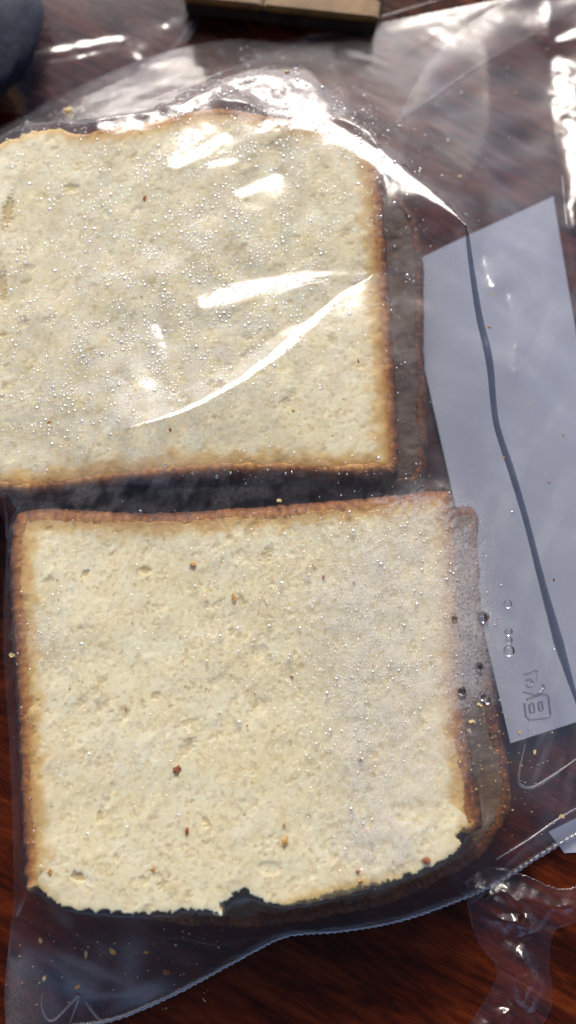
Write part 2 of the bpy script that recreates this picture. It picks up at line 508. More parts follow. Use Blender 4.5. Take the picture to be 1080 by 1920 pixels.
def make_slice(root, out, z0, zt, d, seed, pores, rough_edge=None, ring=0.0024, painted_shade=None, marks=(), cell_turn=0.45):
    """bread slice: crumb (height field with real pores, closed by a skirt) and crust (a noisy ring)"""
    x0, y0 = out[:, 0].min() - 0.001, out[:, 1].min() - 0.001
    nx = int((out[:, 0].max() + 0.001 - x0) / d) + 2
    ny = int((out[:, 1].max() + 0.001 - y0) / d) + 2
    xs, ys = x0 + np.arange(nx) * d, y0 + np.arange(ny) * d
    X, Y = np.meshgrid(xs, ys)
    dist, par = seg_dist(X, Y, out, True)
    ins = inside(X, Y, out)
    dark = np.interp(par, np.arange(len(out) + 1), np.r_[out[:, 2], out[0, 2]])
    r = np.random.default_rng(seed)
    # pores
    H = np.zeros((ny, nx))
    for cnt, r0, r1, dep in pores:
        cx = r.integers(0, nx, cnt); cy = r.integers(0, ny, cnt)
        ra = r0 + (r1 - r0) * r.random(cnt) ** 2
        ecc = 1 + 1.1 * r.random(cnt)
        an = r.normal(1.2, 0.7, cnt)
        # pores run along the near crust
        for k in range(cnt):
            if not ins[cy[k], cx[k]]:
                continue
            w = int(ra[k] * ecc[k] / d) + 2
            a0, a1, b0, b1 = max(cy[k] - w, 0), min(cy[k] + w + 1, ny), max(cx[k] - w, 0), min(cx[k] + w + 1, nx)
            yy = (np.arange(a0, a1) - cy[k])[:, None] * d
            xx = (np.arange(b0, b1) - cx[k])[None, :] * d
            c, s = math.cos(an[k]), math.sin(an[k])
            q = ((xx * c + yy * s) / (ra[k] * ecc[k])) ** 2 + ((-xx * s + yy * c) / (ra[k])) ** 2
            H[a0:a1, b0:b1] = np.minimum(H[a0:a1, b0:b1], -dep * ra[k] * np.sqrt(np.clip(1 - q, 0, 1)))
    tan = np.zeros((ny, nx))
    cells = np.zeros((ny, nx))
    for size, w_h, w_t, sd_ in ((0.00075, 0.5, 0.85, 21), (0.0017, 0.35, 0.55, 22)):
        wx_ = X - x0 + 0.25 * size * fnoise(ny, nx, d, size * 1.3, seed + sd_, 1)
        wy_ = Y - y0 + 0.25 * size * fnoise(ny, nx, d, size * 1.3, seed + sd_ + 5, 1)
        turn = 0.5 * fnoise(ny, nx, d, 0.06, seed + sd_ + 7, 1) + 0.4
        ca_, sa_ = math.cos(cell_turn), math.sin(cell_turn)
        gx_ = (wx_ * ca_ + wy_ * sa_) / (size * 1.45) + 40
        gy_ = (-wx_ * sa_ + wy_ * ca_) / size + 200
        ci, cj = np.floor(gx_).astype(int), np.floor(gy_).astype(int)
        rr2 = np.random.default_rng(seed + sd_ + 9)
        jit = rr2.random((512, 512, 2)); val = rr2.random((512, 512))
        f1 = np.full((ny, nx), 9.0); f2 = f1.copy(); own = np.zeros((ny, nx))
        for oi in (-1, 0, 1):
            for oj in (-1, 0, 1):
                a_, b_ = (ci + oi) % 512, (cj + oj) % 512
                dd_ = np.hypot(ci + oi + jit[a_, b_, 0] - gx_, cj + oj + jit[a_, b_, 1] - gy_)
                closer = dd_ < f1
                f2 = np.where(closer, f1, np.minimum(f2, dd_))
                own = np.where(closer, val[a_, b_], own)
                f1 = np.minimum(f1, dd_)
        core = sstep(f2 - f1, 0.06, 0.42)
        cells -= w_h * size * core * (0.12 + 0.75 * own ** 4)
        tan = np.maximum(tan, w_t * core * (0.10 + 0.9 * own ** 3))
    warp = fnoise(ny, nx, d, 0.0012, seed + 8, 2)
    for cnt, r0, r1, a0_, a1_ in ((250, 0.0004, 0.0009, 0.2, 0.8), (45, 0.0008, 0.0015, 0.3, 0.75)):
        cx = r.integers(0, nx, cnt); cy = r.integers(0, ny, cnt)
        ra = r0 + (r1 - r0) * r.random(cnt) ** 2
        ecc = 1 + 1.2 * r.random(cnt)
        an = r.normal(1.2, 0.6, cnt)
        al = r.uniform(a0_, a1_, cnt)
        for k in range(cnt):
            w = int(ra[k] * ecc[k] / d) + 3
            if w < cy[k] < ny - w and w < cx[k] < nx - w:
                yy = np.arange(-w, w + 1)[:, None] * d
                xx = np.arange(-w, w + 1)[None, :] * d
                c, s = math.cos(an[k]), math.sin(an[k])
                sl = np.s_[cy[k] - w:cy[k] + w + 1, cx[k] - w:cx[k] + w + 1]
                q = np.sqrt(((xx * c + yy * s) / (ra[k] * ecc[k])) ** 2 + ((-xx * s + yy * c) / ra[k]) ** 2) + 0.22 * warp[sl]
                tan[sl] = np.maximum(tan[sl], al[k] * np.clip((1.1 - q) / 0.35, 0, 1))
                H[sl] = np.minimum(H[sl], -0.9 * al[k] * ra[k] * np.clip((1.1 - q) / 0.5, 0, 1))
    for px, py, ra_, rb_, an_, al_ in marks:
        c_ = at(px, py, zt)
        q = np.sqrt((((X - c_[0]) * math.cos(R(an_)) + (Y - c_[1]) * math.sin(R(an_))) / ra_) ** 2 + ((-(X - c_[0]) * math.sin(R(an_)) + (Y - c_[1]) * math.cos(R(an_))) / rb_) ** 2) + 0.2 * warp
        tan = np.maximum(tan, al_ * np.clip((1.1 - q) / 0.3, 0, 1))
        H = np.minimum(H, -0.9 * al_ * min(ra_, rb_) * np.clip((1.1 - q) / 0.4, 0, 1))
    big = fnoise(ny, nx, d, 0.030, seed + 1, 2)
    mid = fnoise(ny, nx, d, 0.0055, seed + 2, 2, (2.2, 1.2))
    fine = fnoise(ny, nx, d, 0.0016, seed + 3, 2)
    torn = np.clip(mid - 0.7, 0, 2)
    H = 0.5 * H + 0.27 * cells + 0.00013 * big + 0.00002 * mid + 0.000006 * fine + 0.00008 * torn
    drop = np.exp(-dist / 0.0012) * 0.0004 * (0.3 + dark)
    Z = zt + H - drop
    keep = ins & (dist > ring * (0.02 + 0.75 * dark) + 0.00012 * fine * (dark < 0.4))
    f = grid_faces(ny, nx, keep)
    used = np.unique(f)
    idx = np.full(ny * nx, -1)
    idx[used] = np.arange(len(used))
    f = idx[f]
    V = np.c_[X.ravel()[used], Y.ravel()[used], Z.ravel()[used]]
    en = fnoise(ny, nx, d, 0.006, seed + 5, 2)
    reach = 0.0022 + 0.0012 * dark
    E = (np.clip(dark * 1.15, 0, 1) * np.exp(-np.clip(dist - 0.0012, 0, 1) / reach * (1 + 0.12 * en))).ravel()[used]
    # skirt
    ed = np.sort(np.stack([f, np.roll(f, -1, 1)], -1).reshape(-1, 2), 1)
    dire = np.stack([f, np.roll(f, -1, 1)], -1).reshape(-1, 2)
    key = ed[:, 0].astype(np.int64) * len(V) + ed[:, 1]
    _, first, cnt = np.unique(key, return_index=True, return_counts=True)
    be = dire[first[cnt == 1]]
    bv = np.unique(be)
    m = np.full(len(V), -1)
    m[bv] = len(V) + np.arange(len(bv))
    VB = V[bv].copy(); VB[:, 2] = z0
    sk = np.stack([be[:, 1], be[:, 0], m[be[:, 0]], m[be[:, 1]]], 1)
    V2 = np.vstack([V, VB])
    E2 = np.r_[E, E[bv]]
    if painted_shade:
        mesh("shaded_face", V2, np.vstack([f, sk]), UNDER_SHADE, root, True, {"dark": np.full(len(V2), painted_shade)})
    else:
        mesh("crumb", V2, np.vstack([f, sk]), CRUMB, root, True, {"edge": E2, "tan": np.r_[tan.ravel()[used], tan.ravel()[used][bv]]})
    # crust ring
    P = resample(out, 0.00045)
    n = len(P)
    T = np.roll(P[:, :2], -3, 0) - np.roll(P[:, :2], 3, 0)
    T /= np.linalg.norm(T, axis=1)[:, None] + 1e-12
    N = np.c_[-T[:, 1], T[:, 0]]
    cen = P[:, :2].mean(0)
    if ((cen - P[:, :2]) * N).sum() < 0:
        N = -N
    k = np.clip(P[:, 2], 0, 1)
    wr = ring * (0.2 + 0.95 * k)
    h = zt - z0
    prof = [(0.7, 0.0), (0.15, 0.12 * h), (0.0, 0.35 * h), (0.0, 0.6 * h), (0.05, h - 0.0018), (0.22, h - 0.0007), (0.45, h - 0.00015), (0.7, h + 0.00002), (1.0, h - 0.0003), (1.25, h - 0.0014)]
    nz = [fnoise(len(prof), n, 0.00045, 0.0022, seed + 11 + q, 2) for q in range(2)]
    lon = fnoise(4, n, 0.00045, 0.012, seed + 15, 2)[1]
    vs = []
    for j, (a, b) in enumerate(prof):
        off = a * wr + 0.0011 * np.clip(1 - k / 0.45, 0, 1) + 0.00003 * nz[0][j] + (0.00006 * lon if j < 6 else 0)
        b = b - (0.0011 * np.clip(1 - k / 0.45, 0, 1) if j >= 4 else 0)
        zz = z0 + b + 0.00003 * nz[1][j] * (j > 0)
        vs.append(np.c_[P[:, 0] + N[:, 0] * off, P[:, 1] + N[:, 1] * off, zz])
    V = np.vstack(vs)
    m_ = len(prof)
    i = np.arange(n)
    ff = []
    for j in range(m_ - 1):
        ff.append(np.stack([j * n + i, j * n + (i + 1) % n, (j + 1) * n + (i + 1) % n, (j + 1) * n + i], 1))
    dk = np.concatenate([np.clip(k * (1.15, 1.2, 1.2, 1.2, 1.15, 1.0, 0.85, 0.66, 0.48, 0.4)[j] ** (0.1 if painted_shade else 1.0) + 0.05 * nz[0][j], 0, 1) for j in range(m_)])
    mesh("crust", V, np.vstack(ff), CRUST, root, True, {"dark": dk})
    return


FINE_PORES = [(1500, 0.00014, 0.00035, 0.8), (200, 0.0003, 0.0008, 0.55), (30, 0.0008, 0.0017, 0.5)]
darker = lambda D, a: [q + a if q > 0.4 else q for q in D]
out_u = slice_outline(UPPER, darker(UPPER_D, 0.08), Z2)
out_l = slice_outline(LOWER, darker(LOWER_D, 0.16), Z2)
out_uu = slice_outline(UNDER_U, [0.95] * len(UNDER_U), Z1)
out_ul = slice_outline(UNDER_L, [0.88] * len(UNDER_L), Z1)


def jitter(out, amp, lam, seed):
    P = resample(out, 0.0005)
    n = fnoise(4, len(P), 0.0005, lam, seed, 3)
    T = np.roll(P[:, :2], -2, 0) - np.roll(P[:, :2], 2, 0)
    T /= np.linalg.norm(T, axis=1)[:, None]
    w = amp * (1.2 - P[:, 2])
    P[:, 0] += -T[:, 1] * n[1] * w
    P[:, 1] += T[:, 0] * n[1] * w
    return P


out_l = jitter(out_l, 0.00020, 0.004, 31)
out_u = jitter(out_u, 0.00015, 0.006, 32)
out_uu = jitter(out_uu, 0.0005, 0.012, 33)
out_ul = jitter(out_ul, 0.0004, 0.012, 34)


def slice_root(out, z, label):
    c = out[:, :2].mean(0)
    return empty("bread_slice", (c[0], c[1], z), label, "bread slice", "sliced white bread in the bag")


b = slice_root(out_u, Z1, "white bread slice on top of the upper stack, beaded film over it")
make_slice(b, out_u, Z1 + 0.0002, Z2, 0.00033, 101, FINE_PORES, ring=0.0036, marks=[(14, 395, 0.0050, 0.0013, 82, 1.0), (4, 535, 0.0052, 0.0012, 95, 1.0), (135, 352, 0.0018, 0.0013, 0, 0.7), (90, 600, 0.002, 0.001, 30, 0.6)])
b = slice_root(out_l, Z1, "white bread slice on top of the lower stack, notch torn in its pale edge")
make_slice(b, out_l, Z1 + 0.0002, Z2, 0.00030, 202, FINE_PORES, ring=0.0046, cell_turn=1.1, marks=[(160, 1075, 0.0012, 0.0008, 40, 1.0), (273, 1069, 0.0015, 0.0009, -10, 0.9), (208, 1040, 0.0014, 0.0006, 30, 0.6), (145, 1643, 0.0016, 0.0010, -10, 1.0), (92, 993, 0.0010, 0.0007, 20, 0.8), (435, 1185, 0.0008, 0.0012, 0, 0.7), (292, 1305, 0.0014, 0.0009, 15, 0.7), (352, 1355, 0.003, 0.0008, 20, 0.55), (700, 1415, 0.0011, 0.0011, 0, 0.5), (740, 1515, 0.0010, 0.0010, 0, 0.6), (270, 1650, 0.0013, 0.0010, 0, 0.55)])
COARSE = [(2500, 0.0005, 0.0011, 0.8)]
b = slice_root(out_uu, 0.0015, "bread slice painted dark for shade beneath the upper slice, sticking out on its right")
make_slice(b, out_uu, 0.0015, Z1, 0.0007, 303, COARSE, ring=0.0026, painted_shade=1.0)
b = slice_root(out_ul, 0.0015, "bread slice painted brown for shade beneath the lower slice, poking out at its lower right")
make_slice(b, out_ul, 0.0015, Z1, 0.0007, 404, COARSE, ring=0.0032, painted_shade=0.6)


# ------------------------------------------------------------------ plastic film as a weighted gradient-domain surface
def relax(h, Gx, Gy, w, fix, obst, d, iters, src=0.0, cap=1.0, omega=1.7):
    wx = 0.5 * (w[:, 1:] + w[:, :-1]); wy = 0.5 * (w[1:] + w[:-1])
    gx = 0.5 * (Gx[:, 1:] + Gx[:, :-1]) * d; gy = 0.5 * (Gy[1:] + Gy[:-1]) * d
    den = np.zeros_like(h)
    den[:, :-1] += wx; den[:, 1:] += wx; den[:-1] += wy; den[1:] += wy
    con = src * d * d * w
    con[:, :-1] -= wx * gx; con[:, 1:] += wx * gx; con[:-1] -= wy * gy; con[1:] += wy * gy
    jj, ii = np.meshgrid(np.arange(h.shape[1]), np.arange(h.shape[0]))
    red = ((ii + jj) % 2 == 0)
    for it in range(iters):
        for m in (red, ~red):
            num = con.copy()
            num[:, :-1] += wx * h[:, 1:]; num[:, 1:] += wx * h[:, :-1]
            num[:-1] += wy * h[1:]; num[1:] += wy * h[:-1]
            nh = h + omega * (num / den - h)
            nh = np.maximum(np.minimum(nh, cap), obst)
            h = np.where(m & ~fix, nh, h)
    return h


def up2(A, shape):
    ny, nx = shape
    gy = np.linspace(0, A.shape[0] - 1, ny)[:, None] + np.zeros((1, nx))
    gx = np.linspace(0, A.shape[1] - 1, nx)[None, :] + np.zeros((ny, 1))
    return bilinear(A, gx, gy)


def multigrid(h, Gx, Gy, w, fix, obst, d, src=0.0, cap=1.0, levels=4, iters=(400, 350, 300, 260)):
    for L in reversed(range(levels)):
        s = 2 ** L
        sub = lambda A: A[::s, ::s]
        if L == levels - 1:
            hc = sub(h).copy()
        else:
            hc = up2(hc, sub(h).shape)
            hc = np.where(sub(fix), sub(h), np.maximum(hc, sub(obst)))
        hc = relax(hc, sub(Gx), sub(Gy), sub(w), sub(fix), sub(obst), d * s, iters[levels - 1 - L], sub(np.zeros_like(h) + src), sub(np.zeros_like(h) + cap))
    return hc


class Film:
    def __init__(s, top, right, bottom, left, zb, d=0.0006, inset=0.0):
        """edges are photo pixel lists at table height zb, clockwise from the top left corner"""
        W = lambda L: resample(np.array([at(p[0], p[1], zb)[:2] for p in catmull(L, False, 8)]), 0.001, False)
        s.T, s.R, s.B, s.L = W(top), W(right), W(bottom), W(left)
        s.loop = np.vstack([s.T[:-1], s.R[:-1], s.B[:-1], s.L[:-1]])
        s.zb, s.d = zb, d
        lo, hi = s.loop.min(0) - 0.003, s.loop.max(0) + 0.003
        s.x0, s.y0 = lo
        s.nx = int(math.ceil((hi[0] - lo[0]) / d / 8)) * 8 + 1
        s.ny = int(math.ceil((hi[1] - lo[1]) / d / 8)) * 8 + 1
        s.X, s.Y = np.meshgrid(s.x0 + np.arange(s.nx) * d, s.y0 + np.arange(s.ny) * d)
        s.fix = ~inside(s.X, s.Y, s.loop)
        s.edge_d, _ = seg_dist(s.X, s.Y, s.loop[::3], True)

    def mirror(s, h):
        Vx, Vy, Vz = CAM[0] - s.X, CAM[1] - s.Y, CAM[2] - h
        l = np.sqrt(Vx * Vx + Vy * Vy + Vz * Vz)
        hx, hy, hz = Vx / l + S[0], Vy / l + S[1], Vz / l + S[2]
        return -hx / hz, -hy / hz

    def solve(s, obst, masks, crinkle, src=0.0, low=0.02, gnoise=0.02, guide=(), cap=1.0, hard=(), matte=()):
        z = np.zeros((s.ny, s.nx))
        one = np.ones_like(z)
        h = np.full_like(z, s.zb)
        h0 = multigrid(h, z, z, one, s.fix, obst, s.d, src, cap)
        s.U, s.V = project(s.X, s.Y, h0)
        M = masks(s.U, s.V) if masks else z
        fade = sstep(s.edge_d, 0.0, 0.006)
        c = crinkle(s) * fade
        hc = h0 + c
        Gy, Gx = np.gradient(hc, s.d)
        mx, my = s.mirror(h0)
        n1 = fnoise(s.ny, s.nx, s.d, 0.006, 901, 2) * np.where(s.V < 265, 0.08, gnoise)
        n2 = fnoise(s.ny, s.nx, s.d, 0.006, 902, 2) * np.where(s.V < 265, 0.08, gnoise)
        Gx = Gx * (1 - M) + (mx + n1) * M
        Gy = Gy * (1 - M) + (my + n2) * M
        w = low + 4 * M
        for g in matte:
            K = poly_soft(s.U, s.V, g, 8) * (1 - M)
            Gx, Gy, w = Gx * (1 - K), Gy * (1 - K), w + 3 * K
        for g, wd, amt in guide:
            # the film round a long flash climbs along it as the flash itself does
            dd, par = seg_dist(s.U, s.V, g)
            k = np.clip(1 - dd / wd, 0, 1) * (1 - M)
            i = np.clip(par.astype(int), 0, len(g) - 2)
            q = np.array([(b_[0] - a_[0], -(b_[1] - a_[1])) for a_, b_ in zip(g[:-1], g[1:])], float)
            q /= np.linalg.norm(q, axis=1)[:, None]
            tx, ty = q[i, 0], q[i, 1]
            al = (mx * tx + my * ty) * amt
            cur = Gx * tx + Gy * ty
            Gx = Gx + k * (al - cur) * tx
            Gy = Gy + k * (al - cur) * ty
            w = w + 1.0 * k
        # long flashes: a tight band of film held at the slope that mirrors the sun
        fix2 = s.fix.copy()
        tremble = fnoise(s.ny, s.nx, s.d, 0.007, 903, 2)
        for g, z0_ in hard:
            q = resample(np.array(g, float), 4, False)
            zz, pts, grads = z0_, [], []
            for j, (a_, b_, w_) in enumerate(q):
                p = at(a_, b_, zz)
                if j:
                    zz += float(np.dot(grads[-1], p[:2] - pts[-1][:2]))
                    p = at(a_, b_, zz)
                v = CAM - p
                v /= np.linalg.norm(v)
                hh = v + S
                grads.append(np.array([-hh[0] / hh[2], -hh[1] / hh[2]]))
                pts.append(np.array([p[0], p[1], zz, w_ / 7400.0]))
            pts, grads = np.array(pts), np.array(grads)
            dd, par = seg_dist(s.X, s.Y, pts)
            ix = np.arange(len(pts))
            I = lambda col_: np.interp(par, ix, col_)
            hv = I(pts[:, 2]) + I(grads[:, 0]) * (s.X - I(pts[:, 0])) + I(grads[:, 1]) * (s.Y - I(pts[:, 1])) + 0.00002 * tremble
            m = (dd < I(pts[:, 3])) & ~s.fix
            hc = np.where(m, np.maximum(hv, obst), hc)
            fix2 |= m
        s.h = multigrid(hc, Gx, Gy, w, fix2, np.where(s.fix, -1, obst), s.d, 0.0, cap)
        s.U, s.V = project(s.X, s.Y, s.h)
        s.M = M
        return s.h

    def z(s, x, y):
        return bilinear(s.h, (np.asarray(x) - s.x0) / s.d, (np.asarray(y) - s.y0) / s.d)

    def hit(s, px, py, lift=0.0):
        zs = np.linspace(0.055, -0.001, 225)
        P = np.array([at(px, py, q) for q in (0.055, -0.001)])
        f = ((0.055 - zs) / 0.056)[:, None]
        P = P[0] * (1 - f) + P[1] * f
        g = P[:, 2] - s.z(P[:, 0], P[:, 1]) - lift
        k = int(np.argmax(g <= 0))
        if k == 0:
            k = 224
        t = g[k - 1] / (g[k - 1] - g[k] + 1e-12)
        return P[k - 1] + (P[k] - P[k - 1]) * min(max(t, 0), 1)

    def coons(s, nu, nv):
        u, v = np.linspace(0, 1, nu), np.linspace(0, 1, nv)
        I = lambda A, t: np.stack([np.interp(t, np.linspace(0, 1, len(A)), A[:, k]) for k in range(2)], 1)
        T, B = I(s.T, u), I(s.B[::-1], u)
        L, Rr = I(s.L[::-1], v), I(s.R, v)
        uu, vv = u[None, :, None], v[:, None, None]
        P = (1 - vv) * T[None] + vv * B[None] + (1 - uu) * L[:, None] + uu * Rr[:, None]
        P -= (1 - uu) * (1 - vv) * T[0] + uu * (1 - vv) * T[-1] + (1 - uu) * vv * B[0] + uu * vv * B[-1]
        return P

    def sheet(s, name, nu, nv, mat, parent, fog_sheen=None):
        P = s.coons(nu, nv)
        x, y = P[..., 0], P[..., 1]
        zz = s.z(x, y)
        V = np.c_[x.ravel(), y.ravel(), zz.ravel()]
        at_ = None
        if fog_sheen is not None:
            U, W = project(x, y, zz)
            at_ = {"fog_sheen": fog_sheen(U, W, x, y).ravel()}
        return mesh(name, V, grid_faces(nv, nu)[:, ::-1], mat, parent, True, at_)


BAG_TOP = [(-230, 345), (-90, 280), (0, 238), (120, 176), (250, 118), (350, 88), (440, 73), (525, 76), (640, 57), (780, 30), (960, -8), (1260, -90)]
BAG_RIGHT = [(1260, -90), (1235, 300), (1225, 700), (1230, 1100), (1255, 1475)]
BAG_BOTTOM = [(1255, 1475), (1150, 1527), (1080, 1563), (1000, 1610), (930, 1655), (840, 1693), (740, 1726), (640, 1743), (570, 1748), (535, 1753), (500, 1768), (450, 1795), (390, 1828), (330, 1860), (265, 1890), (205, 1912), (120, 1926), (12, 1945)]
BAG_LEFT = [(12, 1945), (8, 1880), (10, 1830), (20, 1740), (26, 1680), (24, 1560), (18, 1400), (8, 1250), (6, 1130), (12, 1010), (2, 950), (-40, 900), (-160, 850), (-210, 600), (-230, 345)]
bag = Film(BAG_TOP, BAG_RIGHT, BAG_BOTTOM, BAG_LEFT, 0.0009)

obst = np.full(bag.X.shape, 0.0006)
for o_, zt in ((out_uu, Z1), (out_ul, Z1), (out_u, Z2), (out_l, Z2)):
    m = inside(bag.X, bag.Y, o_[::4])
    obst = np.where(m, np.maximum(obst, zt + 0.0008), obst)

GLARE = [
    # ridge over the top of the upper slice
    [(200, 255, 14), (270, 243, 20), (340, 215, 16), (418, 178, 5)],
    [(430, 176, 8), (480, 180, 20), (515, 190, 30), (560, 200, 40), (600, 225, 26)],
    [(505, 238, 8), (560, 245, 12), (600, 252, 10)],
    # broad flash on the middle of the upper slice and its tail
    [(385, 585, 10), (425, 565, 27), (490, 545, 22), (580, 522, 11), (700, 513, 4)],
    # small patches
    [(330, 325, 14), (380, 300, 16), (425, 268, 10)],
    [(400, 322, 10), (430, 315, 14)],
    [(450, 375, 10), (490, 355, 14), (525, 340, 6)],
    [(296, 615, 4), (306, 650, 5), (315, 690, 3)],
    # right-hand fold
    [(1020, 0, 12), (1022, 40, 8), (1025, 66, 3)],
    [(1048, 110, 14), (1062, 200, 26), (1072, 300, 26), (1085, 380, 20)],
    [(1075, 340, 10), (1062, 400, 8), (1066, 440, 5)],
    [(1085, 60, 12), (1050, 68, 8)],
]


def glare(U, V):
    M = np.zeros(U.shape)
    for g in GLARE:
        M = np.maximum(M, stroke(U, V, g, 0.5))
    br = fnoise(*U.shape, 0.0006, 0.004, 77, 2)
    return M * np.clip(1.05 + 0.25 * br, 0.2, 1.0)


def crinkle(s):
    a = fnoise(s.ny, s.nx, s.d, 0.030, 41, 2, (2.5, R(35)))
    b_ = fnoise(s.ny, s.nx, s.d, 0.012, 42, 2, (2.0, R(-30)))
    c = -np.abs(fnoise(s.ny, s.nx, s.d, 0.045, 43, 1, (2.5, R(60))))
    tight = inside(s.X, s.Y, out_l[::4])
    k = np.where(tight, 0.25, 1.0)
    e = fnoise(s.ny, s.nx, s.d, 0.016, 44, 2, (4.0, R(-25)))
    off = ~inside(s.X, s.Y, out_l[::4]) & ~inside(s.X, s.Y, out_u[::4])
    k2 = np.where(off, 1.0, 0.0)
    for _ in range(8):
        k2 = 0.25 * (np.roll(k2, 2, 0) + np.roll(k2, -2, 0) + np.roll(k2, 2, 1) + np.roll(k2, -2, 1))
    for _ in range(14):
        k = 0.25 * (np.roll(k, 3, 0) + np.roll(k, -3, 0) + np.roll(k, 3, 1) + np.roll(k, -3, 1))
    return k2 * np.where(s.V > 480, 0.00016, 0.00004) * e + k * (0.0003 * a + 0.00005 * b_ + 0.0005 * c)


bag.U, bag.V = project(bag.X, bag.Y, np.full_like(bag.X, 0.028))
bag_src = np.where(inside(bag.X, bag.Y, out_l[::4]) & (bag.V > 1040), -1.5, 0.35)
bag_src = np.where(inside(bag.U, bag.V, [(560, 60), (1020, -60), (1010, 380), (900, 380), (760, 250), (640, 170)]), -6.0, bag_src)
bag_src = np.where(inside(bag.U, bag.V, [(10, 1720), (330, 1790), (640, 1745), (900, 1640), (1080, 1480), (1080, 1600), (640, 1760), (250, 1900), (10, 1960)]), -5.0, bag_src)
bag_src = np.where(inside(bag.U, bag.V, [(-50, 885), (760, 885), (860, 985), (-50, 985)]), 0.0, bag_src)
tight = inside(bag.X, bag.Y, out_l[::4])
td, _ = seg_dist(bag.X, bag.Y, out_l[::10], True)
bag_cap = np.where(tight, Z2 + 0.0012 + 0.0008 * np.clip(fnoise(bag.ny, bag.nx, bag.d, 0.025, 46, 2), -0.8, 2), np.where((bag.V > 912) & (bag.V < 1000), Z2 + 0.0016, 1.0))
bag.solve(obst, glare, crinkle, src=bag_src, cap=bag_cap, low=0.02, matte=[[(600, 548), (560, 590), (500, 642), (425, 692), (330, 745), (300, 700), (400, 640), (480, 585), (560, 552)]], hard=[
    ([(560, 205, 16), (620, 243, 20), (700, 292, 20), (780, 347, 15), (840, 390, 8), (876, 424, 3)], 0.0295),
    ([(700, 515, 2), (640, 553, 7), (580, 608, 11), (520, 663, 11), (450, 713, 9), (380, 753, 8), (310, 783, 6), (240, 803, 4)], 0.0284),
    ([(903, 478, 3), (912, 515, 6), (924, 536, 8)], 0.0235),
    ([(948, 545, 3), (962, 590, 3.5), (967, 640, 3), (965, 700, 2)], 0.0185)])


def fog_sheen_mask(U, V, x, y):
    ny, nx = U.shape
    d = 0.0006
    n1 = fnoise(ny, nx, d, 0.016, 61, 4)
    n2 = fnoise(ny, nx, d, 0.004, 62, 3)
    F = 0.55 * blob(U, V, 330, 600, 400, 300, -20)
    F += 0.35 * blob(U, V, 190, 730, 260, 120, -20)
    F += 0.30 * blob(U, V, 530, 230, 220, 60, 10)
    F *= sstep(n1, -1.6, 1.2)
    G = 0.95 * poly_soft(U, V, [(590, 1120), (700, 1010), (780, 935), (850, 945), (890, 990), (905, 1100), (905, 1260), (880, 1320), (860, 1420), (800, 1500), (760, 1580), (680, 1600), (650, 1500), (620, 1350)], 50)
    G *= 0.45 + 0.55 * sstep(n1 + 0.5 * n2, -1.1, 1.0)
    K = 0.9 * poly_soft(U, V, [(835, 1010), (868, 1000), (892, 1040), (905, 1150), (905, 1270), (860, 1320), (838, 1270)], 22)
    L = 0.45 * blob(U, V, 90, 1190, 45, 40) + 0.4 * blob(U, V, 640, 1090, 150, 70, -25) * sstep(n2, -0.4, 0.8) + 0.7 * blob(U, V, 730, 1540, 70, 80) * sstep(n2 + n1, -0.6, 0.7)
    T = 0.30 * poly_soft(U, V, [(480, 100), (620, 85), (655, 190), (620, 240), (430, 165)], 8)
    F = F + 0.35 * blob(U, V, 245, 1800, 26, 48, 10) + 0.22 * poly_soft(U, V, [(20, 1800), (55, 1790), (100, 1830), (120, 1920), (10, 1930)], 8) + 0.15 * poly_soft(U, V, [(120, 1850), (190, 1770), (210, 1780), (180, 1860), (150, 1910)], 10) + 0.15 * poly_soft(U, V, [(200, 1900), (240, 1850), (300, 1855), (330, 1860)], 8)
    F = F + G + K * (1 - 0.4 * G) + L + T
    # cleared spots round coalesced drops
    holes = sstep(fnoise(ny, nx, d, 0.0022, 63, 1), 1.5, 2.1)
    F = F * (1 - 0.8 * holes)
    n3 = fnoise(ny, nx, d, 0.030, 64, 3, (2.5, R(-65)))
    F = F + poly_soft(U, V, [(800, 480), (1090, 340), (1090, 1500), (960, 1500), (880, 900)], 60) * (0.06 + 0.26 * sstep(n3, -0.6, 1.6))  # milky streaks painted in for the film's sheen over the paper
    F = F + 0.9 * poly_soft(U, V, [(690, 1440), (735, 1420), (745, 1500), (800, 1560), (760, 1620), (690, 1600), (660, 1540)], 16) * sstep(n2 + 0.7 * n1, -0.5, 0.5) + 0.8 * poly_soft(U, V, [(700, 935), (790, 930), (850, 950), (840, 985), (760, 985)], 14) * sstep(n2, -0.9, 0.4) + 0.7 * stroke(U, V, [(680, 985, 8), (715, 1030, 12), (725, 1090, 10)]) * sstep(n2, -0.8, 0.3)  # white smears painted in for wet shine where the film clings
    return np.clip(F + 0.015, 0, 1)


bag_root = empty("plastic_bag", (0, 0, 0.0002), "clear wrinkled plastic bag with a serrated mouth, holding the bread slices", "bag")
bag.sheet("top_film", 460, 760, FILM, bag_root, fog_sheen_mask)

# lower film of the bag: nearly flat on the table
h_keep = bag.h
bag.h = np.full_like(bag.h, 0.0006) + 0.00006 * np.clip(fnoise(bag.ny, bag.nx, bag.d, 0.03, 51, 2), -2, 2)
bag.sheet("bottom_film", 140, 240, FILM_UNDER, bag_root)
bag.h = h_keep


